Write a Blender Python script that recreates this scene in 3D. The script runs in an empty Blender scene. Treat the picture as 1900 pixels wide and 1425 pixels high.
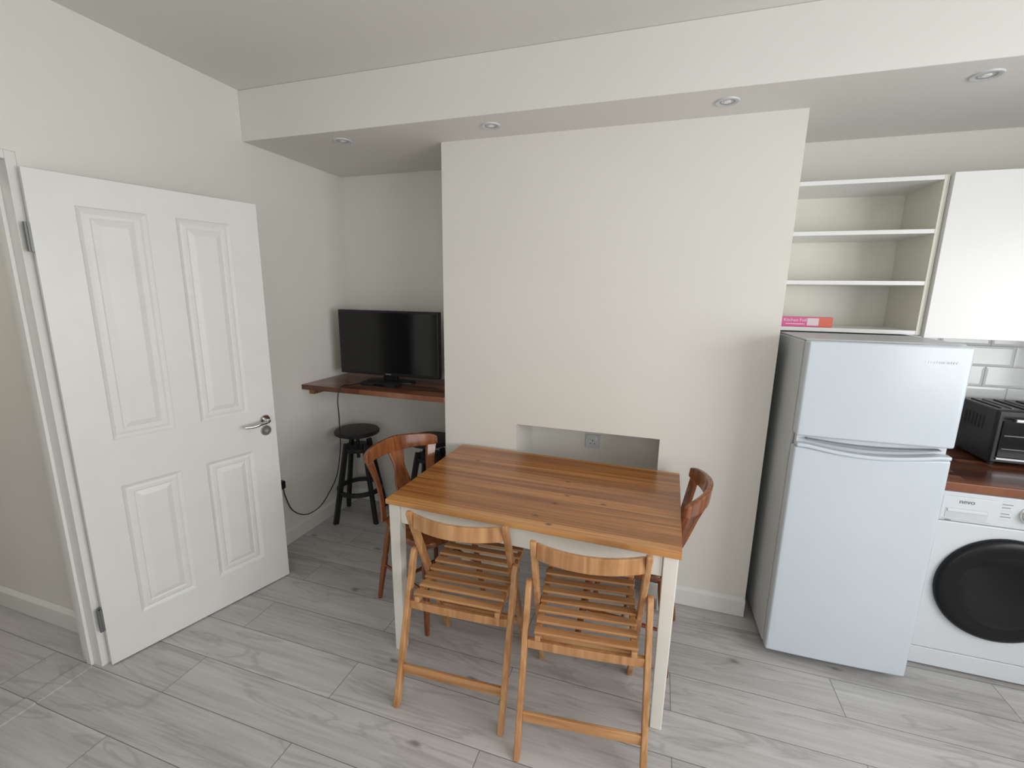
import bpy, bmesh, math, random
from mathutils import Vector, Matrix
random.seed(3)
S = bpy.context.scene
COL = S.collection

# ------------------------------------------------------------------ materials
def newmat(name):
    m = bpy.data.materials.new(name); m.use_nodes = True
    nt = m.node_tree; b = nt.nodes['Principled BSDF']
    return m, nt, b
def N(nt, t, **kw):
    n = nt.nodes.new(t)
    for k, v in kw.items(): setattr(n, k, v)
    return n
def M(nt, op, a, b=None, c=None):
    n = N(nt, 'ShaderNodeMath', operation=op)
    for i, v in enumerate((a, b, c)):
        if v is None: continue
        if isinstance(v, (int, float)): n.inputs[i].default_value = v
        else: nt.links.new(v, n.inputs[i])
    return n.outputs[0]
def mixc(nt, f, a, b, blend='MIX'):
    n = N(nt, 'ShaderNodeMix', data_type='RGBA', blend_type=blend)
    for i, v in ((0, f), (6, a), (7, b)):
        if isinstance(v, (int, float)): n.inputs[i].default_value = v
        elif isinstance(v, tuple): n.inputs[i].default_value = (*v, 1) if len(v) == 3 else v
        else: nt.links.new(v, n.inputs[i])
    return n.outputs[2]
def ramp(nt, f, stops):
    n = N(nt, 'ShaderNodeValToRGB'); e = n.color_ramp.elements
    while len(e) < len(stops): e.new(0.5)
    for i, (p, c) in enumerate(stops):
        e[i].position = p; e[i].color = (*c, 1) if len(c) == 3 else c
    nt.links.new(f, n.inputs[0]); return n.outputs[0]
def simple(name, col, rough=0.5, metal=0.0, var=0.03, scale=8, bump=0.0, bscale=200, spec=0.5, coat=0.0):
    m, nt, b = newmat(name)
    tc = N(nt, 'ShaderNodeTexCoord')
    no = N(nt, 'ShaderNodeTexNoise'); no.inputs['Scale'].default_value = scale; no.inputs['Detail'].default_value = 3
    nt.links.new(tc.outputs['Object'], no.inputs['Vector'])
    c2 = tuple(max(0, x * (1 - var * 2)) for x in col); c1 = tuple(min(1, x * (1 + var)) for x in col)
    nt.links.new(ramp(nt, no.outputs[0], [(0.3, c2), (0.7, c1)]), b.inputs['Base Color'])
    b.inputs['Roughness'].default_value = rough; b.inputs['Metallic'].default_value = metal
    b.inputs['Specular IOR Level'].default_value = spec; b.inputs['Coat Weight'].default_value = coat
    if bump:
        n2 = N(nt, 'ShaderNodeTexNoise'); n2.inputs['Scale'].default_value = bscale
        nt.links.new(tc.outputs['Object'], n2.inputs['Vector'])
        bp = N(nt, 'ShaderNodeBump'); bp.inputs['Strength'].default_value = bump; bp.inputs['Distance'].default_value = 0.002
        nt.links.new(n2.outputs[0], bp.inputs['Height']); nt.links.new(bp.outputs[0], b.inputs['Normal'])
    return m
def planks(name, cols, bw, bl, u=0, v=1, u0=0, v0=0, stagger=None, gap=0.0015, gapcol=(0.1,0.1,0.1), rough=0.4,
           su=1.5, sv=18, rvar=0.35, knots=0.0, knotcol=(0.1,0.06,0.03), kscale=2.0, kstretch=2.5, kr=(0.03,0.14), kamt=0.85, bump=0.15, gaps=1.0, gapbump=0.0, coat=0.0, fine=0.25, streak=0.0, streakcol=(0.2,0.2,0.2)):
    m, nt, b = newmat(name)
    tc = N(nt, 'ShaderNodeTexCoord'); sp = N(nt, 'ShaderNodeSeparateXYZ')
    nt.links.new(tc.outputs['Object'], sp.inputs[0])
    U = M(nt, 'SUBTRACT', sp.outputs[u], u0); V = M(nt, 'SUBTRACT', sp.outputs[v], v0)
    vr = M(nt, 'DIVIDE', V, bw); row = M(nt, 'FLOOR', vr); fv = M(nt, 'FRACT', vr)
    if stagger is None:
        w = N(nt, 'ShaderNodeTexWhiteNoise', noise_dimensions='1D'); nt.links.new(row, w.inputs['W'])
        off = M(nt, 'MULTIPLY', w.outputs[0], bl * 3)
    else:
        off = M(nt, 'MULTIPLY', M(nt, 'FLOORED_MODULO', row, 2.0), stagger * bl)
    ur = M(nt, 'DIVIDE', M(nt, 'ADD', U, off), bl); colm = M(nt, 'FLOOR', ur); fu = M(nt, 'FRACT', ur)
    cb = N(nt, 'ShaderNodeCombineXYZ'); nt.links.new(row, cb.inputs[0]); nt.links.new(colm, cb.inputs[1])
    wn = N(nt, 'ShaderNodeTexWhiteNoise', noise_dimensions='3D'); nt.links.new(cb.outputs[0], wn.inputs['Vector'])
    r = wn.outputs['Value']
    gv = N(nt, 'ShaderNodeCombineXYZ')
    nt.links.new(M(nt, 'ADD', M(nt, 'MULTIPLY', U, su), M(nt, 'MULTIPLY', r, 37.0)), gv.inputs[0])
    nt.links.new(M(nt, 'MULTIPLY', V, sv), gv.inputs[1]); nt.links.new(M(nt, 'MULTIPLY', r, 11.0), gv.inputs[2])
    n1 = N(nt, 'ShaderNodeTexNoise'); n1.inputs['Scale'].default_value = 1.0; n1.inputs['Detail'].default_value = 6
    n1.inputs['Roughness'].default_value = 0.6; n1.inputs['Distortion'].default_value = 0.6
    nt.links.new(gv.outputs[0], n1.inputs['Vector'])
    n3v = N(nt, 'ShaderNodeVectorMath', operation='MULTIPLY'); nt.links.new(gv.outputs[0], n3v.inputs[0]); n3v.inputs[1].default_value = (2.2, 7, 1)
    n3 = N(nt, 'ShaderNodeTexNoise'); n3.inputs['Scale'].default_value = 1.0; n3.inputs['Detail'].default_value = 3
    nt.links.new(n3v.outputs[0], n3.inputs['Vector'])
    f = M(nt, 'ADD', M(nt, 'MULTIPLY', n1.outputs[0], 1-fine), M(nt, 'MULTIPLY', n3.outputs[0], fine))
    f = M(nt, 'ADD', f, M(nt, 'MULTIPLY', M(nt, 'SUBTRACT', r, 0.5), rvar))
    k = len(cols); c = ramp(nt, f, [(0.25 + 0.5 * i / (k - 1), cc) for i, cc in enumerate(cols)])
    if streak:
        sv2 = N(nt, 'ShaderNodeVectorMath', operation='MULTIPLY'); nt.links.new(gv.outputs[0], sv2.inputs[0]); sv2.inputs[1].default_value = (0.8, 0.55, 1.7)
        n4 = N(nt, 'ShaderNodeTexNoise'); n4.inputs['Scale'].default_value = 1.0; n4.inputs['Detail'].default_value = 4; n4.inputs['Distortion'].default_value = 1.5
        nt.links.new(sv2.outputs[0], n4.inputs['Vector'])
        dd = M(nt, 'ABSOLUTE', M(nt, 'SUBTRACT', n4.outputs[0], 0.56))
        ms = N(nt, 'ShaderNodeMapRange', interpolation_type='SMOOTHSTEP'); ms.inputs['From Min'].default_value = 0.0; ms.inputs['From Max'].default_value = 0.035
        ms.inputs['To Min'].default_value = streak; ms.inputs['To Max'].default_value = 0
        nt.links.new(dd, ms.inputs['Value']); c = mixc(nt, ms.outputs[0], c, streakcol)
    if knots:
        kv = N(nt, 'ShaderNodeCombineXYZ')
        nt.links.new(M(nt, 'ADD', M(nt, 'MULTIPLY', U, kscale), M(nt, 'MULTIPLY', r, 5.0)), kv.inputs[0])
        nt.links.new(M(nt, 'MULTIPLY', V, kscale * kstretch), kv.inputs[1])
        dn = N(nt, 'ShaderNodeTexNoise'); dn.inputs['Scale'].default_value = 6; nt.links.new(kv.outputs[0], dn.inputs['Vector'])
        kd = N(nt, 'ShaderNodeVectorMath', operation='MULTIPLY_ADD'); nt.links.new(dn.outputs['Color'], kd.inputs[0])
        kd.inputs[1].default_value = (0.12, 0.12, 0); nt.links.new(kv.outputs[0], kd.inputs[2])
        vo = N(nt, 'ShaderNodeTexVoronoi', voronoi_dimensions='2D'); vo.inputs['Scale'].default_value = 1.0
        nt.links.new(kd.outputs[0], vo.inputs['Vector'])
        mr = N(nt, 'ShaderNodeMapRange', interpolation_type='SMOOTHSTEP')
        mr.inputs['From Min'].default_value = kr[0]; mr.inputs['From Max'].default_value = kr[1]
        mr.inputs['To Min'].default_value = 1; mr.inputs['To Max'].default_value = 0
        nt.links.new(vo.outputs['Distance'], mr.inputs['Value'])
        sc = N(nt, 'ShaderNodeSeparateColor'); nt.links.new(vo.outputs['Color'], sc.inputs[0])
        gate = M(nt, 'GREATER_THAN', sc.outputs[0], 1 - knots)
        c = mixc(nt, M(nt, 'MULTIPLY', M(nt, 'MULTIPLY', mr.outputs[0], gate), kamt), c, knotcol)
    dv = M(nt, 'MULTIPLY', M(nt, 'MINIMUM', fv, M(nt, 'SUBTRACT', 1.0, fv)), bw)
    du = M(nt, 'MULTIPLY', M(nt, 'MINIMUM', fu, M(nt, 'SUBTRACT', 1.0, fu)), bl)
    d = M(nt, 'MINIMUM', dv, du)
    g = M(nt, 'LESS_THAN', d, gap)
    c = mixc(nt, M(nt, 'MULTIPLY', g, gaps), c, gapcol)
    nt.links.new(c, b.inputs['Base Color'])
    b.inputs['Roughness'].default_value = rough; b.inputs['Coat Weight'].default_value = coat; b.inputs['Coat Roughness'].default_value = 0.15
    h = M(nt, 'SUBTRACT', M(nt, 'MULTIPLY', f, 0.15), M(nt, 'MULTIPLY', g, 1.0 if gapbump else 0.3))
    if gapbump:
        mg = N(nt, 'ShaderNodeMapRange'); mg.inputs['From Max'].default_value = gapbump
        nt.links.new(d, mg.inputs['Value']); h = mg.outputs[0]
    bp = N(nt, 'ShaderNodeBump'); bp.inputs['Strength'].default_value = bump; bp.inputs['Distance'].default_value = 0.002
    nt.links.new(h, bp.inputs['Height']); nt.links.new(bp.outputs[0], b.inputs['Normal'])
    return m
def grain(name, cols, rough=0.4, s=(30, 30, 2.5), coat=0.0):
    m, nt, b = newmat(name)
    tc = N(nt, 'ShaderNodeTexCoord'); mp = N(nt, 'ShaderNodeMapping'); mp.inputs['Scale'].default_value = s
    oi = N(nt, 'ShaderNodeObjectInfo')
    nt.links.new(tc.outputs['Object'], mp.inputs[0])
    ad = N(nt, 'ShaderNodeVectorMath', operation='ADD'); nt.links.new(mp.outputs[0], ad.inputs[0])
    cb = N(nt, 'ShaderNodeCombineXYZ'); nt.links.new(M(nt, 'MULTIPLY', oi.outputs['Random'], 40.0), cb.inputs[2]); nt.links.new(cb.outputs[0], ad.inputs[1])
    n1 = N(nt, 'ShaderNodeTexNoise'); n1.inputs['Scale'].default_value = 1; n1.inputs['Detail'].default_value = 5; n1.inputs['Distortion'].default_value = 0.8
    nt.links.new(ad.outputs[0], n1.inputs['Vector'])
    f = M(nt, 'ADD', n1.outputs[0], M(nt, 'MULTIPLY', M(nt, 'SUBTRACT', oi.outputs['Random'], 0.5), 0.15))
    k = len(cols)
    nt.links.new(ramp(nt, f, [(0.3 + 0.4 * i / (k - 1), cc) for i, cc in enumerate(cols)]), b.inputs['Base Color'])
    b.inputs['Roughness'].default_value = rough; b.inputs['Coat Weight'].default_value = coat
    return m

WALL = simple('paint_wall', (0.79, 0.77, 0.71), 0.75, var=0.012, scale=1.5, bump=0.06, bscale=120)
CEIL = simple('paint_ceiling', (0.76, 0.75, 0.705), 0.8, var=0.01, scale=1.5, bump=0.05, bscale=90)
TRIM = simple('paint_trim_gloss', (0.79, 0.785, 0.75), 0.35, var=0.01)
DOORW = simple('paint_door_white', (0.78, 0.775, 0.75), 0.38, var=0.012, bump=0.05, bscale=60)
WHITE = simple('white_laminate', (0.84, 0.845, 0.835), 0.28, var=0.005)
CREAM = simple('shelf_cream', (0.85, 0.835, 0.73), 0.4, var=0.01)
TWHITE = simple('table_white_paint', (0.80, 0.775, 0.71), 0.45, var=0.02)
FRIDGE = simple('fridge_enamel', (0.60, 0.66, 0.715), 0.22, var=0.006, bump=0.04, bscale=300)
FSIDE = simple('fridge_side', (0.60, 0.63, 0.64), 0.4, var=0.01)
GREY = simple('grey_plastic', (0.26, 0.28, 0.31), 0.4)
LGREY = simple('light_grey_plastic', (0.62, 0.64, 0.66), 0.4)
WASH = simple('washer_enamel', (0.70, 0.735, 0.765), 0.25, var=0.004)
BLACK = simple('black_plastic', (0.012, 0.012, 0.013), 0.35)
BLACKM = simple('black_matte', (0.010, 0.010, 0.011), 0.6)
RINGB = simple('washer_door_black', (0.010, 0.010, 0.012), 0.32, spec=0.25)
SCREEN = simple('tv_screen', (0.006, 0.006, 0.007), 0.12)
GLASSB = simple('dark_glass', (0.006, 0.006, 0.008), 0.15, spec=0.4)
STEEL = simple('brushed_steel', (0.45, 0.45, 0.46), 0.32, metal=1.0)
DSTEEL = simple('dull_steel', (0.22, 0.22, 0.22), 0.5, metal=0.7)
CHROME = simple('chrome', (0.65, 0.65, 0.66), 0.12, metal=1.0)
PINK = simple('card_pink', (0.80, 0.13, 0.36), 0.5)
PINKL = simple('card_white', (0.80, 0.70, 0.72), 0.5)
ORANGE = simple('card_orange', (0.75, 0.16, 0.10), 0.5)
INKW = simple('ink_white', (0.9, 0.9, 0.9), 0.5)
INKG = simple('ink_grey', (0.22, 0.23, 0.25), 0.5)
LENS = simple('lamp_lens', (0.35, 0.35, 0.36), 0.2)
STOOLB = simple('stool_black', (0.012, 0.011, 0.012), 0.45)
FLOOR = planks('laminate_floor', [(0.34,0.325,0.315),(0.48,0.465,0.455),(0.57,0.555,0.545),(0.66,0.645,0.635)], 0.192, 1.30, 0, 1, -1.795, 1.037,
               stagger=0.5, gap=0.0013, gapcol=(0.15,0.145,0.14), rough=0.40, su=1.3, sv=13, rvar=0.14, knots=0.12, knotcol=(0.15,0.14,0.135), kscale=2.6, kstretch=2.0,
               kr=(0.01,0.10), kamt=0.75, bump=0.12, fine=0.38, streak=0.42, streakcol=(0.31,0.30,0.29))
PINE = planks('pine_top', [(0.25,0.085,0.02),(0.45,0.18,0.045),(0.62,0.29,0.09),(0.72,0.39,0.15)], 0.068, 6.0, 0, 1, 2.5, 0.013, stagger=0.0, gap=0.0007, gapcol=(0.22,0.09,0.03),
              rough=0.28, su=1.0, sv=34, rvar=0.36, knots=0.10, knotcol=(0.09,0.025,0.01), kscale=6, kstretch=1.6, kr=(0.02,0.12), gaps=0.7, bump=0.05, coat=0.25, fine=0.3, streak=0.4, streakcol=(0.28,0.10,0.03))
WALNUT = planks('walnut_block', [(0.06,0.018,0.010),(0.14,0.046,0.024),(0.22,0.08,0.04),(0.33,0.135,0.07)], 0.042, 0.33, 0, 1, 0, 0.01, gap=0.0005, gapcol=(0.05,0.02,0.01),
                rough=0.3, su=2, sv=40, rvar=0.5, gaps=0.5, bump=0.05, coat=0.3)
BEECH = grain('beech', [(0.38,0.175,0.065),(0.53,0.27,0.115),(0.63,0.36,0.165)], 0.42)
BROWN = grain('varnished_brown', [(0.11,0.028,0.010),(0.22,0.065,0.018),(0.32,0.105,0.030)], 0.25, coat=0.35)
TILE = planks('metro_tile', [(0.74,0.76,0.75),(0.78,0.80,0.79)], 0.10, 0.20, 0, 2, 0.03, 0.88, stagger=0.5, gap=0.0018, gapcol=(0.42,0.43,0.42),
              rough=0.12, rvar=0.05, gapbump=0.012, bump=0.9)

# ------------------------------------------------------------------ geometry helpers
def empty(name, loc=(0,0,0), rz=0):
    e = bpy.data.objects.new(name, None); e.location = loc; e.rotation_euler = (0, 0, rz)
    e.empty_display_size = 0.1; COL.objects.link(e); return e
def finish(name, bm, mat, parent=None, bevel=0.0, seg=2, smooth=False, mtx=None):
    bmesh.ops.recalc_face_normals(bm, faces=bm.faces)
    me = bpy.data.meshes.new(name); bm.to_mesh(me); bm.free()
    ob = bpy.data.objects.new(name, me); COL.objects.link(ob)
    if mat: me.materials.append(mat)
    if parent: ob.parent = parent
    if mtx is not None: ob.matrix_local = mtx
    if bevel:
        md = ob.modifiers.new('bevel', 'BEVEL'); md.width = bevel; md.segments = seg; md.limit_method = 'ANGLE'; md.angle_limit = math.radians(40)
        for p in me.polygons: p.use_smooth = True
        md = ob.modifiers.new('wn', 'WEIGHTED_NORMAL'); md.keep_sharp = True
    elif smooth:
        for p in me.polygons: p.use_smooth = True
        me.set_sharp_from_angle(angle=math.radians(40))
    return ob
def addbox(bm, x0, x1, y0, y1, z0, z1):
    vs = [bm.verts.new(p) for p in ((x0,y0,z0),(x1,y0,z0),(x1,y1,z0),(x0,y1,z0),(x0,y0,z1),(x1,y0,z1),(x1,y1,z1),(x0,y1,z1))]
    for f in ((0,3,2,1),(4,5,6,7),(0,1,5,4),(1,2,6,5),(2,3,7,6),(3,0,4,7)): bm.faces.new([vs[i] for i in f])
def box(name, x0, x1, y0, y1, z0, z1, mat, parent=None, bevel=0.0, seg=2):
    bm = bmesh.new(); addbox(bm, x0, x1, y0, y1, z0, z1)
    return finish(name, bm, mat, parent, bevel, seg)
def boxes(name, lst, mat, parent=None, bevel=0.0):
    bm = bmesh.new()
    for b in lst: addbox(bm, *b)
    return finish(name, bm, mat, parent, bevel)
def frame_mtx(p0, p1, up=(0,0,1)):
    p0 = Vector(p0); p1 = Vector(p1); z = (p1 - p0).normalized(); u = Vector(up)
    x = u.cross(z)
    if x.length < 1e-4: x = Vector((1,0,0))
    x.normalize(); y = z.cross(x)
    m = Matrix((x, y, z)).transposed().to_4x4(); m.translation = p0; return m
def bar(name, p0, p1, w, d, mat, parent=None, bevel=0.003, up=(0,1,0), taper=1.0):
    L = (Vector(p1) - Vector(p0)).length; bm = bmesh.new()
    vs = []
    for z, s in ((0, 1), (L, taper)):
        for sx, sy in ((-1,-1),(1,-1),(1,1),(-1,1)): vs.append(bm.verts.new((sx*w/2*s, sy*d/2*s, z)))
    for f in ((0,3,2,1),(4,5,6,7),(0,1,5,4),(1,2,6,5),(2,3,7,6),(3,0,4,7)): bm.faces.new([vs[i] for i in f])
    return finish(name, bm, mat, parent, bevel, 2, mtx=frame_mtx(p0, p1, up))
def lathe(name, prof, mat, parent=None, loc=(0,0,0), mtx=None, n=40):
    bm = bmesh.new(); rings = []
    for r, z in prof:
        if r < 1e-6: rings.append([bm.verts.new((0,0,z))])
        else: rings.append([bm.verts.new((r*math.cos(2*math.pi*i/n), r*math.sin(2*math.pi*i/n), z)) for i in range(n)])
    for a, b in zip(rings, rings[1:]):
        for i in range(n):
            j = (i+1) % n
            if len(a) == 1 and len(b) == 1: continue
            if len(a) == 1: bm.faces.new((a[0], b[i], b[j]))
            elif len(b) == 1: bm.faces.new((a[i], a[j], b[0]))
            else: bm.faces.new((a[i], a[j], b[j], b[i]))
    closed = prof[0] == prof[-1]
    if closed: bmesh.ops.remove_doubles(bm, verts=bm.verts, dist=1e-6)
    else:
        for r in (rings[0], rings[-1]):
            if len(r) > 1: bm.faces.new(r)
    return finish(name, bm, mat, parent, 0, smooth=True, mtx=mtx if mtx is not None else Matrix.Translation(loc))
def rod(name, p0, p1, r, mat, parent=None, prof=None, n=20):
    L = (Vector(p1)-Vector(p0)).length
    prof = [(r*a, L*t) for a, t in (prof or [(1,0),(1,1)])]
    return lathe(name, prof, mat, parent, mtx=frame_mtx(p0, p1, (0,1,0.01)), n=n)
def loft(name, secs, mat, parent=None, bevel=0.003):
    bm = bmesh.new(); R = []
    for c, a, b in secs:
        c, a, b = Vector(c), Vector(a), Vector(b)
        R.append([bm.verts.new(c + sa*a + sb*b) for sa, sb in ((-1,-1),(1,-1),(1,1),(-1,1))])
    for p, q in zip(R, R[1:]):
        for i in range(4): bm.faces.new((p[i], p[(i+1)%4], q[(i+1)%4], q[i]))
    bm.faces.new(R[0]); bm.faces.new(R[-1])
    return finish(name, bm, mat, parent, bevel)
def tube(name, pts, r, mat, parent=None, cyclic=False):
    cu = bpy.data.curves.new(name, 'CURVE'); cu.dimensions = '3D'; cu.bevel_depth = r; cu.bevel_resolution = 3; cu.resolution_u = 10
    sp = cu.splines.new('BEZIER'); sp.bezier_points.add(len(pts)-1)
    for bp, p in zip(sp.bezier_points, pts):
        bp.co = p; bp.handle_left_type = bp.handle_right_type = 'AUTO'
    sp.use_cyclic_u = cyclic; cu.use_fill_caps = True
    ob = bpy.data.objects.new(name, cu); COL.objects.link(ob); cu.materials.append(mat)
    if parent: ob.parent = parent
    return ob
def prism(name, outline, axis, a0, a1, mat, parent=None, bevel=0.0, seg=2):
    bm = bmesh.new()
    P = (lambda p, t: (p[0], t, p[1])) if axis == 'y' else (lambda p, t: (p[0], p[1], t))
    A = [bm.verts.new(P(p, a0)) for p in outline]; B = [bm.verts.new(P(p, a1)) for p in outline]
    bm.faces.new(A); bm.faces.new(B)
    for i in range(len(A)): j = (i+1) % len(A); bm.faces.new((A[i], A[j], B[j], B[i]))
    return finish(name, bm, mat, parent, bevel, seg)
def text(name, s, size, loc, rot, mat, parent=None, sx=1.0):
    cu = bpy.data.curves.new(name, 'FONT'); cu.body = s; cu.size = size; cu.extrude = 0.0004; cu.align_x = 'LEFT'; cu.align_y = 'CENTER'
    ob = bpy.data.objects.new(name, cu); COL.objects.link(ob); ob.location = loc; ob.rotation_euler = rot; ob.scale = (sx,1,1)
    cu.materials.append(mat)
    if parent: ob.parent = parent
    return ob
FR = (math.pi/2, 0, 0)

# ------------------------------------------------------------------ room shell
XL, XR, YB, YF = -2.16, 2.45, 2.80, -1.90
ZC, ZS, YS = 2.60, 2.356, 2.02
CX0, CX1, CY = -1.147, 0.517, 2.306
RX0, RX1, RZ, RY = -0.713, 0.045, 0.885, 2.66
box('floor', -3.75, XR+0.1, YF-0.1, YB+0.1, -0.1, 0.0, FLOOR)
box('ceiling', -3.75, XR+0.1, YF-0.1, YB+0.1, ZC, ZC+0.1, CEIL)
box('ceiling_soffit', XL, XR, YS, YB, ZS, ZC, CEIL, bevel=0.004)
box('wall_back', XL-0.12, XR+0.1, YB, YB+0.1, 0, ZC, WALL)
DY0, DY1, DZ = 0.25, 1.075, 2.05
boxes('wall_left', [(XL-0.12, XL, DY1, YB, 0, ZC), (XL-0.12, XL, DY0, DY1, DZ, ZC), (XL-0.12, XL, YF, DY0, 0, ZC)], WALL)
boxes('wall_chimney', [(CX0, RX0, CY, YB, 0, ZS), (RX1, CX1, CY, YB, 0, ZS), (RX0, RX1, CY, YB, RZ, ZS), (RX0, RX1, RY, YB, 0, RZ)], WALL)
WY0, WY1, WZ0, WZ1 = -1.2, 1.35, 0.85, 2.08
boxes('wall_right', [(XR, XR+0.1, YF, WY0, 0, ZC), (XR, XR+0.1, WY1, YB, 0, ZC), (XR, XR+0.1, WY0, WY1, 0, WZ0), (XR, XR+0.1, WY0, WY1, WZ1, ZC)], WALL)
VX0, VX1 = -0.6, 1.5
boxes('wall_front', [(-3.75, VX0, YF-0.1, YF, 0, ZC), (VX1, XR+0.1, YF-0.1, YF, 0, ZC), (VX0, VX1, YF-0.1, YF, 0, WZ0), (VX0, VX1, YF-0.1, YF, WZ1, ZC)], WALL)
boxes('wall_hall', [(-3.75, XL-0.12, 1.155, 1.255, 0, ZC), (-3.75, -3.65, YF, 1.155, 0, ZC)], WALL)
def winframe(name, horizontal, c, a0, a1):
    e = empty(name); t = 0.05
    L = []
    for (p0, p1, q0, q1) in ((a0,a1,WZ0,WZ0+t),(a0,a1,WZ1-t,WZ1),(a0,a0+t,WZ0+t,WZ1-t),(a1-t,a1,WZ0+t,WZ1-t),((a0+a1)/2-t/2,(a0+a1)/2+t/2,WZ0+t,WZ1-t)):
        L.append((p0,p1,c,c+0.05,q0,q1) if horizontal else (c,c+0.05,p0,p1,q0,q1))
    boxes('frame', L, WHITE, e)
winframe('window_1', False, XR+0.03, WY0, WY1)
winframe('window_2', True, YF-0.08, VX0, VX1)
def skirting(name, x0, x1, y0, y1, face):
    bm = bmesh.new(); h = 0.105
    addbox(bm, x0, x1, y0, y1, 0, h)
    for v in bm.verts:
        if v.co.z > h-0.001:
            if face == '-y' and abs(v.co.y-y0) < 1e-4: v.co.z -= 0.018
            if face == '+x' and abs(v.co.x-x1) < 1e-4: v.co.z -= 0.018
    finish(name, bm, TRIM, None, 0.003)
skirting('baseboard_chimney', RX1, CX1, CY-0.018, CY, '-y')
skirting('baseboard_chimney_left', CX0, RX0, CY-0.018, CY, '-y')
skirting('baseboard_left', XL, XL+0.018, DY1+0.02, YB, '+x')
skirting('baseboard_alcove', XL+0.018, CX0, YB-0.018, YB, '-y')
skirting('baseboard_hall', -3.65, XL-0.12, 1.137, 1.155, '-y')
boxes('trim_door_frame', [(XL-0.12, XL, DY1-0.03, DY1, 0, DZ), (XL-0.12, XL, DY0, DY0+0.03, 0, DZ), (XL-0.12, XL, DY0+0.03, DY1-0.03, DZ-0.03, DZ),
    (XL-0.08, XL-0.05, DY1-0.042, DY1-0.03, 0, DZ-0.03)], TRIM, None, 0.002)
box('trim_threshold', XL-0.10, XL-0.04, DY0+0.03, DY1-0.045, 0, 0.006, FLOOR)

# ------------------------------------------------------------------ door leaf
dr = empty('door_1', (-2.124, 1.062, 0.006), math.atan2(0.96, 0.28))
DW, DH, DT = 0.79, 1.992, 0.030
bm = bmesh.new()
xs = [0, .125, .345, .445, .665, DW]; zs = [0, .172, .775, .975, 1.885, DH]
g = [[bm.verts.new((x, 0, z)) for z in zs] for x in xs]
pan = []
for i in range(5):
    for j in range(5):
        f = bm.faces.new((g[i][j], g[i+1][j], g[i+1][j+1], g[i][j+1]))
        if i in (1, 3) and j in (1, 3): pan.append(f)
for f in bm.faces: f.normal_update()
for th, dp in ((0.004, -0.004), (0.012, -0.006), (0.010, 0.004), (0.012, 0.0), (0.006, -0.003), (0.022, 0.007)):
    bmesh.ops.inset_individual(bm, faces=pan, thickness=th, depth=dp, use_even_offset=True)
b0 = [bm.verts.new(p) for p in ((0,DT,0),(DW,DT,0),(DW,DT,DH),(0,DT,DH))]
bm.faces.new(b0)
bm.faces.new([g[i][0] for i in range(6)] + [b0[1], b0[0]])
bm.faces.new([g[i][5] for i in range(6)] + [b0[2], b0[3]])
bm.faces.new([g[0][j] for j in range(6)] + [b0[3], b0[0]])
bm.faces.new([g[5][j] for j in range(6)] + [b0[2], b0[1]])
finish('leaf', bm, DOORW, dr)
def hdisc(name, x, z, r, t, mat):
    lathe(name, [(0,0),(r,0),(r,t*0.7),(r*0.9,t),(0,t)], mat, dr, mtx=Matrix.Translation((x,0,z)) @ Matrix.Rotation(math.pi/2, 4, 'X'))
hdisc('handle_rose', 0.735, 0.925, 0.026, 0.010, CHROME)
hdisc('lock_rose', 0.735, 0.868, 0.026, 0.010, STEEL)
hdisc('lock_barrel', 0.735, 0.868, 0.011, 0.014, GREY)
tube('handle_lever', [(0.735,-0.008,0.925),(0.735,-0.045,0.925),(0.70,-0.055,0.923),(0.65,-0.052,0.915),(0.615,-0.045,0.918)], 0.0085, CHROME, dr)
for i, z in enumerate((0.22, 1.76)):
    rod(f'hinge_pin_{i+1}', (-0.012, 0.004, z-0.05), (-0.012, 0.004, z+0.05), 0.006, DSTEEL, dr)
    box(f'hinge_leaf_{i+1}', -0.012, 0.0, 0.0, 0.025, z-0.05, z+0.05, DSTEEL, dr)

# ------------------------------------------------------------------ downlights
for x in (-1.632, -0.812, 0.19, 1.004):
    e = empty('ceiling_downlight', (x, 2.148, ZS))
    lathe('bezel', [(0.028,-0.002),(0.034,-0.006),(0.044,-0.005),(0.046,0.0),(0.028,0.0)], LGREY, e)
    lathe('lens', [(0,-0.001),(0.022,-0.002),(0.028,-0.0035),(0.028,0.0),(0,0.0)], LENS, e)
    lathe('bulb', [(0,-0.004),(0.012,-0.004),(0.014,-0.0015),(0,-0.001)], INKW, e)

# ------------------------------------------------------------------ wall counter
e = empty('wall_counter', (0,0,0))
box('worktop', XL, CX0, 2.295, 2.80, 0.968, 1.0, WALNUT, e, 0.003)
box('support_batten', XL, XL+0.04, 2.36, 2.80, 0.925, 0.968, WALNUT, e, 0.002)

tv = empty('television', (-1.677, 2.56, 1.0))
box('housing', -0.371, 0.371, -0.012, 0.03, 0.047, 0.472, BLACK, tv, 0.004)
box('housing_back', -0.25, 0.25, 0.03, 0.06, 0.08, 0.36, BLACKM, tv, 0.01)
box('screen', -0.357, 0.357, -0.0135, -0.011, 0.068, 0.458, SCREEN, tv)
box('logo_strip', -0.02, 0.02, -0.0135, -0.012, 0.054, 0.060, GREY, tv)
bar('stand_neck', (0, 0.02, 0.012), (0, 0.02, 0.08), 0.10, 0.03, BLACK, tv)
prism('stand_base', [(0.18*math.cos(t*math.pi/18), 0.02+0.075*math.sin(t*math.pi/18)) for t in range(36)], 'z', 0.0, 0.012, BLACK, tv, 0.003)
mb = empty('media_box', (-1.60, 2.56, 1.0))
box('case', -0.20, 0.04, -0.145, -0.062, 0.0, 0.022, BLACKM, mb, 0.003)
box('front_window', -0.10, -0.02, -0.146, -0.1445, 0.006, 0.016, GLASSB, mb)
cab = empty('power_cable', (0,0,0))
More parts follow.
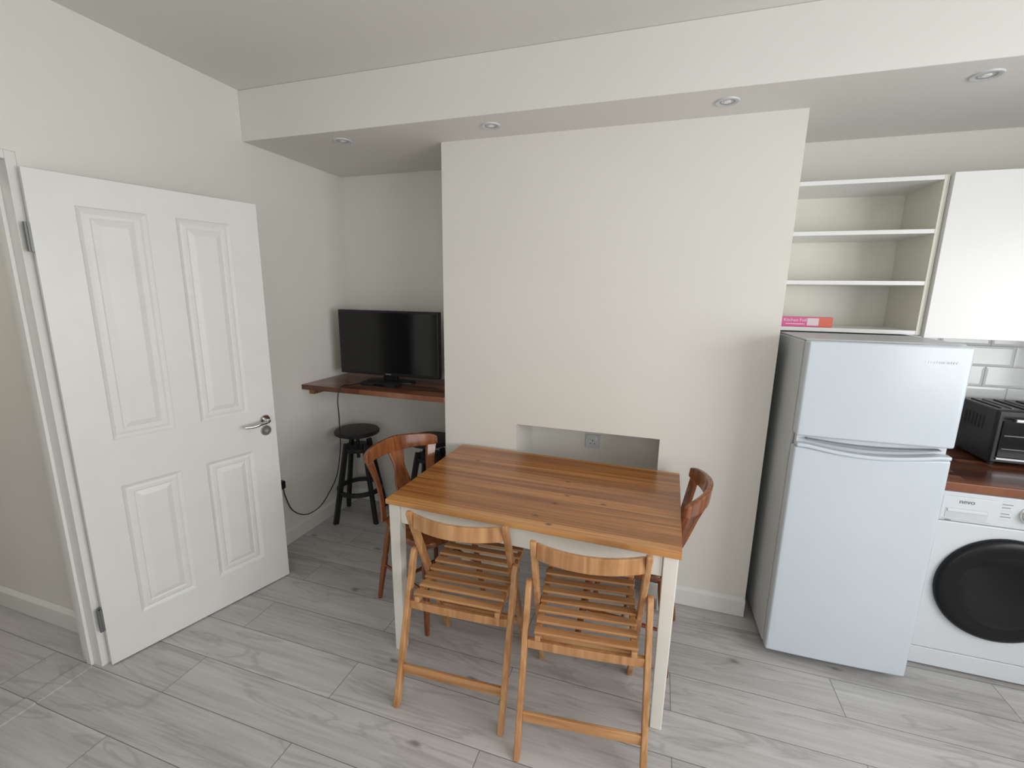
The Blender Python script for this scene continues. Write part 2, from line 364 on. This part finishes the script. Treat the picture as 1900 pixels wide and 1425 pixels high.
tube('cord', [(-1.81,2.44,1.006),(-1.84,2.38,1.006),(-1.862,2.30,1.004),(-1.868,2.284,0.97),(-1.875,2.285,0.80),(-1.90,2.30,0.55),(-1.99,2.30,0.30),(-2.07,2.20,0.17),(-2.11,2.12,0.20),(-2.13,2.06,0.34),(-2.118,2.04,0.40)], 0.0035, BLACK, cab)
so = empty('wall_socket', (XL, 2.03, 0.42))
box('plate', 0, 0.009, -0.073, 0.073, -0.043, 0.043, WHITE, so, 0.003)
box('plug', 0.009, 0.045, -0.02, 0.03, -0.025, 0.025, BLACK, so, 0.006)
so = empty('wall_socket', (-0.333, RY, 0.72))
box('plate', -0.043, 0.043, -0.010, 0, -0.043, 0.043, LGREY, so, 0.003)
for k, (x, z, w, h) in enumerate(((0, 0.006, 0.004, 0.010), (-0.012, -0.014, 0.008, 0.004), (0.012, -0.014, 0.008, 0.004))):
    box(f'slot_{k+1}', x-w/2, x+w/2, -0.0106, -0.0099, z-h/2, z+h/2, BLACKM, so)
box('rocker', 0.015, 0.027, -0.013, -0.010, 0.012, 0.032, WHITE, so, 0.001)

# ------------------------------------------------------------------ bar stools
def stool(x, y, rz):
    e = empty('bar_stool', (x, y, 0), rz)
    lathe('seat', [(0,0.617),(0.135,0.617),(0.15,0.624),(0.152,0.638),(0.145,0.647),(0.12,0.650),(0,0.645)], STOOLB, e)
    rod('screw', (0,0,0.44), (0,0,0.618), 0.012, STOOLB, e)
    lathe('seat_mount', [(0,0.595),(0.06,0.595),(0.07,0.617),(0,0.617)], STOOLB, e)
    lathe('hub', [(0,0.50),(0.095,0.50),(0.10,0.51),(0.10,0.525),(0.095,0.53),(0,0.53)], STOOLB, e)
    for i in range(4):
        a = math.pi/4 + i*math.pi/2; c, s = math.cos(a), math.sin(a)
        bar(f'leg_{i+1}', (0.195*c, 0.195*s, 0.0), (0.085*c, 0.085*s, 0.56), 0.024, 0.034, STOOLB, e, up=(c, s, 0))
    r = 0.145
    lathe('foot_ring', [(r-0.008,0.20),(r+0.012,0.20),(r+0.012,0.228),(r-0.008,0.228),(r-0.008,0.20)], STOOLB, e)
stool(-1.955, 2.56, 0.35)
stool(-1.39, 2.565, 0.1)

# ------------------------------------------------------------------ dining table
t = empty('dining_table', (-0.447, 1.888, 0), math.radians(-1.3))
TX, TY = 0.588, 0.378
bm = bmesh.new(); addbox(bm, -TX, TX, -TY, TY, 0.718, 0.74)
finish('top', bm, PINE, t, 0.003)
for i, (sx, sy) in enumerate(((-1,-1),(1,-1),(1,1),(-1,1))):
    px, py = sx*(TX-0.034), sy*(TY-0.036)
    bar(f'leg_{i+1}', (px, py, 0), (px, py, 0.718), 0.042, 0.042, TWHITE, t, 0.004, taper=1.2)
ap = 0.63
for nme, b in (('apron_front', (-TX+.06, TX-.06, -TY+.022, -TY+.04)), ('apron_back', (-TX+.06, TX-.06, TY-.04, TY-.022)),
               ('apron_left', (-TX+.022, -TX+.04, -TY+.06, TY-.06)), ('apron_right', (TX-.04, TX-.022, -TY+.06, TY-.06))):
    box(nme, *b, ap, 0.718, TWHITE, t, 0.002)

# ------------------------------------------------------------------ folding chairs
def folding(x, y, deg):
    e = empty('folding_chair', (x, y, 0), math.radians(deg))
    H, FY, RYl = 0.775, 0.36, -0.105
    ay = lambda z: FY*(1-z/H)
    for s, nm in ((-1, 'left'), (1, 'right')):
        xa, xb = s*0.190, s*0.2125
        loft(f'back_post_{nm}', [((xa, ay(z), z), (0.0105, 0, 0), (0, w, 0)) for z, w in ((0,0.019),(0.42,0.019),(0.60,0.019),(0.72,0.018),(0.765,0.016),(0.778,0.009))], BEECH, e, 0.004)
        loft(f'rear_leg_{nm}', [((xb, RYl + (0.075-RYl)*z/0.57, z), (0.0105, 0, 0), (0, w, 0)) for z, w in ((0,0.017),(0.3,0.018),(0.50,0.019),(0.56,0.018),(0.578,0.010))], BEECH, e, 0.004)
        rod(f'bolt_{nm}', (xb-s*0.012, ay(0.545)-0.012, 0.545), (xb+s*0.0125, ay(0.545)-0.012, 0.545), 0.006, STEEL, e)
        loft(f'seat_rail_{nm}', [((s*0.165, yy, 0.408+0.039*yy/0.37), (0.010,0,0), (0,0,h)) for yy, h in ((-0.01,0.010),(0.01,0.015),(0.36,0.015),(0.38,0.010))], BEECH, e, 0.003)
    n = 8
    for i in range(n):
        yy = 0.008 + i*0.0505; zz = 0.408+0.039*yy/0.37+0.021
        bar(f'seat_slat_{i+1}', (-0.178, yy, zz), (0.178, yy, zz), 0.011, 0.034, BEECH, e, 0.003, up=(0,1,0.0))
    secs = []
    for i in range(13):
        u = -1+2*i/12; zc = 0.733; yc = ay(zc) - 0.004 - 0.045*(1-u*u)
        secs.append(((u*0.180, yc, zc), (0, 0.008, 0.0), (0, 0, 0.030)))
    loft('back_rail', secs, BEECH, e, 0.004)
    secs = []
    for i in range(9):
        u = -1+2*i/8; secs.append(((u*0.203, RYl+(0.075-RYl)*0.372/0.57 - 0.006*(1-u*u), 0.372), (0, 0.010, 0), (0, 0, 0.017)))
    loft('rear_seat_rail', secs, BEECH, e, 0.003)
    zz = 0.135; yy = RYl+(0.075-RYl)*zz/0.57
    bar('rear_stretcher', (-0.203, yy, zz), (0.203, yy, zz), 0.038, 0.014, BEECH, e, 0.003, up=(0,1,0))
    zz = 0.17; bar('front_stretcher', (-0.180, ay(zz), zz), (0.180, ay(zz), zz), 0.034, 0.014, BEECH, e, 0.003, up=(0,1,0))
folding(-0.664, 1.408, 3.0)
folding(-0.162, 1.372, 6.0)

# ------------------------------------------------------------------ varnished splat-back chairs (local +x = forward)
def brownchair(x, y, deg):
    e = empty('dining_chair', (x, y, 0), math.radians(deg))
    out = []
    for i in range(40):
        a = 2*math.pi*i/40; c, s = math.cos(a), math.sin(a)
        k = 0.55
        px = 0.205*math.copysign(abs(c)**k, c); py = (0.200 + 0.018*c)*math.copysign(abs(s)**k, s)
        out.append((px, py))
    prism('seat', out, 'z', 0.425, 0.455, BROWN, e, 0.010, 3)
    prof = [(0.8,0),(1.0,0.05),(1.15,0.3),(1.35,0.55),(1.0,0.60),(1.3,0.64),(1.25,0.85),(1.0,1.0)]
    F = {}
    for nm, sx, sy in (('front_left',1,1),('front_right',1,-1),('rear_left',-1,1),('rear_right',-1,-1)):
        p0 = Vector((sx*0.20, sy*0.19, 0)); p1 = Vector((sx*0.145, sy*0.150, 0.428)); F[nm] = (p0, p1)
        rod(f'leg_{nm}', p0, p1, 0.0125, BROWN, e, prof)
    P = lambda nm, z: F[nm][0].lerp(F[nm][1], z/0.428)
    sp = [(0.7,0),(1.3,0.5),(0.7,1)]
    rod('stretcher_left', P('front_left',.2), P('rear_left',.2), 0.009, BROWN, e, sp)
    rod('stretcher_right', P('front_right',.2), P('rear_right',.2), 0.009, BROWN, e, sp)
    rod('stretcher_cross', (P('front_left',.2)+P('rear_left',.2))/2, (P('front_right',.2)+P('rear_right',.2))/2, 0.009, BROWN, e, sp)
    secs = []
    for i in range(17):
        u = -1+2*i/16; xx = -0.215 - 0.080*(1-u*u); nrm = Vector((1, -0.16*u*2*0.9, 0)).normalized()
        hh = 0.032 + 0.010*(1-abs(u)) - 0.010*max(0, abs(u)-0.85)/0.15
        zc = 0.779 + 0.010*math.cos(u*math.pi/2)
        secs.append(((xx, u*0.226, zc), nrm*0.011, (-0.10*hh, 0, hh)))
    loft('crest_rail', secs, BROWN, e, 0.006)
    for sy, nm in ((1,'left'),(-1,'right')):
        secs = []
        for i in range(9):
            v = i/8; z = 0.445 + v*0.312
            yy = sy*(0.165 + 0.030*v - 0.018*math.sin(math.pi*v)); xx = -0.170 - 0.062*v
            w = 0.019 - 0.005*math.sin(math.pi*v) + 0.006*v*v
            secs.append(((xx, yy, z), (0.2*sy*0.05, w, 0), (0.010, 0, 0)))
        loft(f'back_post_{nm}', secs, BROWN, e, 0.004)
    secs = []
    for i in range(13):
        v = i/12; z = 0.445 + v*0.312
        w = 0.028 + 0.020*math.sin(math.pi*min(1, v*1.25))**2 + 0.022*max(0, v-0.7)/0.3
        secs.append(((-0.178 - 0.113*v, 0, z), (0, w, 0), (0.007, 0, 0.002)))
    loft('back_splat', secs, BROWN, e, 0.003)
brownchair(-1.045, 1.915, -23.5)
brownchair(-0.042, 1.985, 174)

# ------------------------------------------------------------------ fridge freezer
f = empty('fridge_freezer', (0.563, 2.045, 0), math.radians(1.5))
FW = 0.530
box('cabinet', 0.0, FW, 0.065, 0.60, 0.03, 1.428, FSIDE, f, 0.006)
box('top_cap', 0.002, FW-0.002, 0.055, 0.60, 1.428, 1.436, LGREY, f, 0.003)
box('gasket', 0.012, FW-0.012, 0.052, 0.066, 0.05, 1.421, GREY, f)
def fdoor(name, zf0, zf1):
    bm = bmesh.new(); n = 24; A = []; B = []
    for i in range(n+1):
        x = FW*i/n; u = 2*i/n-1; y = -0.006*(1-u*u)
        A.append((bm.verts.new((x, y, zf0(u))), bm.verts.new((x, y, zf1(u)))))
        B.append((bm.verts.new((x, 0.052, zf0(u))), bm.verts.new((x, 0.052, zf1(u)))))
    for i in range(n):
        bm.faces.new((A[i][0],A[i+1][0],A[i+1][1],A[i][1])); bm.faces.new((B[i][0],B[i][1],B[i+1][1],B[i+1][0]))
        bm.faces.new((A[i][1],A[i+1][1],B[i+1][1],B[i][1])); bm.faces.new((A[i][0],B[i][0],B[i+1][0],A[i+1][0]))
    bm.faces.new((A[0][0],A[0][1],B[0][1],B[0][0])); bm.faces.new((A[n][0],B[n][0],B[n][1],A[n][1]))
    finish(name, bm, FRIDGE, f, 0.010, 3)
sw = lambda u: max(0, math.cos(u*math.pi/1.7)) if abs(u) < 0.85 else 0
fdoor('freezer_door', lambda u: 1.044, lambda u: 1.432)
fdoor('fridge_door', lambda u: 0.035, lambda u: 0.998 - 0.020*sw(u))
box('handle_recess', 0.012, FW-0.012, 0.024, 0.05, 0.96, 1.06, WASH, f)
secs = []
for i in range(25):
    u = -1+2*i/24; x = FW*(i/24); secs.append(((min(max(x,0.006),FW-0.006), -0.006*(1-u*u)+0.008, 1.008 - 0.024*sw(u)), (0, 0.018, 0), (0, 0, 0.008)))
loft('handle_lip', secs, FRIDGE, f, 0.005)
secs = []
for i in range(19):
    u = -0.85+1.7*i/18; x = FW*(u+1)/2; secs.append(((x, 0.010, 1.034 - 0.018*sw(u)), (0, 0.012, 0), (0, 0, 0.002+0.004*sw(u))))
loft('handle_grip', secs, GREY, f, 0.001)
for k, (x, y) in enumerate(((0.04, 0.09), (FW-0.04, 0.09), (0.04, 0.55), (FW-0.04, 0.55))):
    rod(f'foot_{k+1}', (x, y, 0), (x, y, 0.032), 0.016, GREY, f)
text('brand_label', 'Frostmeister', 0.020, (0.382, -0.0052, 1.371), (math.pi/2, 0, 0.012), INKW, f)

# ------------------------------------------------------------------ kitchen
e = empty('open_shelf_unit', (0,0,0))
YF0 = 2.46
x0, x1 = CX1+0.002, 1.079
box('side_left', x0, x0+0.016, YF0+0.004, 2.78, 1.442, 2.10, CREAM, e)
box('side_right', x1, x1+0.018, YF0, 2.78, 1.441, 2.105, CREAM, e, 0.001)
box('back_panel', x0, x1+0.018, 2.78, 2.799, 1.442, 2.10, CREAM, e)
for k, z in enumerate((1.442, 1.656, 1.872, 2.086)):
    box(f'shelf_{k+1}', x0+0.016, x1, YF0+0.001, 2.78, z, z+0.018, WHITE, e, 0.001)
e = empty('wall_cupboard', (0,0,0))
box('carcass', 1.099, 2.30, 2.46, 2.80, 1.436, 2.10, WHITE, e)
box('door_left', 1.101, 1.697, 2.438, 2.458, 1.432, 2.108, WHITE, e, 0.002)
box('door_right', 1.701, 2.298, 2.438, 2.458, 1.432, 2.108, WHITE, e, 0.002)
box('wall_tiles', CX1, XR, 2.79, 2.80, 0.87, 1.436, TILE)
e = empty('kitchen_foil_box', (0.537, 2.50, 1.4605))
box('carton', 0.0, 0.235, 0, 0.045, 0, 0.045, PINK, e, 0.001)
box('label_white', 0.130, 0.178, -0.0008, 0.0, 0.006, 0.040, PINKL, e)
box('label_orange', 0.178, 0.2345, -0.0006, 0.0, 0.001, 0.044, ORANGE, e)
text('title', 'Kitchen Foil', 0.020, (0.030, -0.001, 0.030), FR, INKW, e)
text('title_initial', 'e', 0.030, (0.004, -0.001, 0.026), FR, INKW, e)
box('small_print', 0.04, 0.12, -0.0008, 0.0, 0.010, 0.014, PINKL, e)
box('kitchen_worktop', 1.125, 2.44, 2.185, 2.788, 0.838, 0.874, WALNUT, None, 0.003)
e = empty('base_cupboard', (0,0,0))
box('carcass', 1.74, 2.44, 2.24, 2.78, 0.10, 0.838, WHITE, e)
box('plinth', 1.74, 2.44, 2.28, 2.78, 0.0, 0.10, WHITE, e)
box('door', 1.745, 2.435, 2.218, 2.238, 0.11, 0.83, WHITE, e, 0.002)

w = empty('washing_machine', (1.128, 2.20, 0))
WW = 0.60
box('cabinet', 0, WW, 0.02, 0.56, 0.012, 0.834, WASH, w, 0.006)
box('front_panel', 0.002, WW-0.002, 0.0, 0.022, 0.10, 0.700, WASH, w, 0.006)
box('control_fascia', 0.002, WW-0.002, -0.004, 0.022, 0.703, 0.832, WASH, w, 0.006)
box('kick_plate', 0.004, WW-0.004, 0.004, 0.022, 0.014, 0.097, WASH, w, 0.004)
for k, (x, y) in enumerate(((0.05,0.06),(WW-0.05,0.06),(0.05,0.5),(WW-0.05,0.5))): rod(f'foot_{k+1}', (x,y,0), (x,y,0.014), 0.02, GREY, w)
box('drawer', 0.030, 0.200, -0.010, -0.002, 0.715, 0.815, WASH, w, 0.003)
box('drawer_grip', 0.045, 0.185, -0.0112, -0.009, 0.722, 0.765, LGREY, w, 0.004)
box('drawer_grip_lip', 0.050, 0.180, -0.0150, -0.009, 0.748, 0.762, WASH, w, 0.003)
text('brand_label', 'nevo', 0.026, (0.085, -0.0112, 0.795), FR, INKG, w)
box('symbol_strip', 0.05, 0.07, -0.0106, -0.0099, 0.708, 0.712, INKG, w)
RX = Matrix.Rotation(math.pi/2, 4, 'X')
def wl(name, x, z, prof, mat, y=0.0): lathe(name, prof, mat, w, mtx=Matrix.Translation((x, y, z)) @ RX, n=64)
wl('program_dial', 0.318, 0.768, [(0,0),(0.036,0),(0.036,0.004),(0.030,0.006),(0.028,0.026),(0.024,0.030),(0,0.030)], CHROME, -0.004)
wl('program_dial_cap', 0.318, 0.768, [(0,0.029),(0.023,0.029),(0.021,0.033),(0,0.033)], WHITE, -0.004)
for k in range(6):
    box(f'program_text_{k+1}', 0.225, 0.252 + 0.006*(k % 2), -0.0046, -0.0036, 0.735+0.013*k, 0.738+0.013*k, INKG if k % 3 else LGREY, w)
box('display', 0.41, 0.50, -0.0055, -0.0035, 0.745, 0.795, BLACK, w, 0.001)
for k in range(3): wl(f'button_{k+1}', 0.425+0.03*k, 0.728, [(0,0),(0.008,0),(0.007,0.004),(0,0.004)], LGREY, -0.003)
wl('door_ring', 0.290, 0.430, [(0.165,0.0),(0.228,0.0),(0.230,0.010),(0.226,0.020),(0.215,0.027),(0.190,0.030),(0.165,0.030)], RINGB)
wl('door_glass', 0.290, 0.430, [(0,0.036),(0.08,0.035),(0.13,0.032),(0.160,0.030),(0.170,0.026),(0.170,0.0),(0,0.0)], GLASSB)
box('door_grip', 0.29+0.200, 0.29+0.218, -0.034, -0.02, 0.36, 0.50, BLACKM, w, 0.006)

o = empty('toaster_oven', (1.435, 2.47, 0.874))
OW, OD, OH = 0.44, 0.29, 0.255
box('body', 0, OW, 0.012, OD, 0.015, OH, BLACK, o, 0.006)
box('front_frame', 0.004, OW-0.004, 0.0, 0.014, 0.02, OH-0.004, BLACK, o, 0.004)
box('door_glass', 0.02, 0.30, -0.006, 0.002, 0.045, OH-0.045, GLASSB, o, 0.003)
for k in range(2): bar(f'rack_{k+1}', (0.03, -0.0075, 0.085+0.06*k), (0.29, -0.0075, 0.085+0.06*k), 0.004, 0.002, DSTEEL, o, 0)
bar('door_handle', (0.04, -0.035, OH-0.035), (0.28, -0.035, OH-0.035), 0.016, 0.014, STEEL, o)
for k, x in enumerate((0.05, 0.27)): rod(f'handle_post_{k+1}', (x, -0.03, OH-0.035), (x, 0.0, OH-0.035), 0.006, STEEL, o)
box('door_trim_lower', 0.02, 0.30, -0.008, 0.0, 0.034, 0.043, STEEL, o, 0.001)
for k in range(3):
    lathe(f'knob_{k+1}', [(0,0),(0.020,0),(0.018,0.018),(0,0.020)], STEEL, o, mtx=Matrix.Translation((0.37, 0.0, 0.06+0.07*k)) @ RX)
for k in range(9): bar(f'top_rib_{k+1}', (0.03+0.042*k, 0.05, OH+0.001), (0.03+0.042*k, 0.25, OH+0.001), 0.008, 0.006, DSTEEL if k % 2 else BLACKM, o, 0.001)
for k in range(6): box(f'side_vent_{k+1}', -0.001, 0.001, 0.08+0.025*k, 0.09+0.025*k, 0.15, 0.21, BLACKM, o)
for k, (x, y) in enumerate(((0.03,0.04),(OW-0.03,0.04),(0.03,0.26),(OW-0.03,0.26))): rod(f'foot_{k+1}', (x,y,0), (x,y,0.017), 0.012, BLACKM, o)

# ------------------------------------------------------------------ light
wd = bpy.data.worlds.new('world'); S.world = wd; wd.use_nodes = True
bg = wd.node_tree.nodes['Background']; bg.inputs[0].default_value = (0.80, 0.89, 1.0, 1); bg.inputs[1].default_value = 0.6
def area(name, loc, rot, sx, sy, power, col):
    l = bpy.data.lights.new(name, 'AREA'); l.shape = 'RECTANGLE'; l.size = sx; l.size_y = sy; l.energy = power; l.color = col
    ob = bpy.data.objects.new(name, l); ob.location = loc; ob.rotation_euler = rot; COL.objects.link(ob); return ob
area('daylight_side', (XR+0.15, (WY0+WY1)/2, (WZ0+WZ1)/2), (0, math.radians(90), 0), WZ1-WZ0, WY1-WY0, 76, (0.98, 0.985, 1.0))
area('daylight_rear', ((VX0+VX1)/2, YF-0.15, (WZ0+WZ1)/2), (math.radians(90), 0, 0), VX1-VX0, WZ1-WZ0, 18, (0.98, 0.985, 1.0))
area('hall_fill', (-2.95, 0.2, 2.55), (0, 0, 0), 0.4, 0.4, 6, (1.0, 0.96, 0.88))  # added fill light to brighten the hall, not a real fitting

# ------------------------------------------------------------------ camera
fwd = Vector((-0.2999, 0.9329, -0.19846)).normalized()
right = Vector((0.9511, 0.3065, 0.01536)); right = (right - right.dot(fwd)*fwd).normalized()
up = right.cross(fwd)
cm = Matrix((right, up, -fwd)).transposed().to_4x4(); cm.translation = (0, 0, 1.6)
cd = bpy.data.cameras.new('camera'); cd.sensor_width = 36; cd.lens = 840/1900*36; cd.clip_start = 0.02
co = bpy.data.objects.new('camera', cd); COL.objects.link(co); co.matrix_world = cm
S.camera = co
S.view_settings.view_transform = 'Standard'
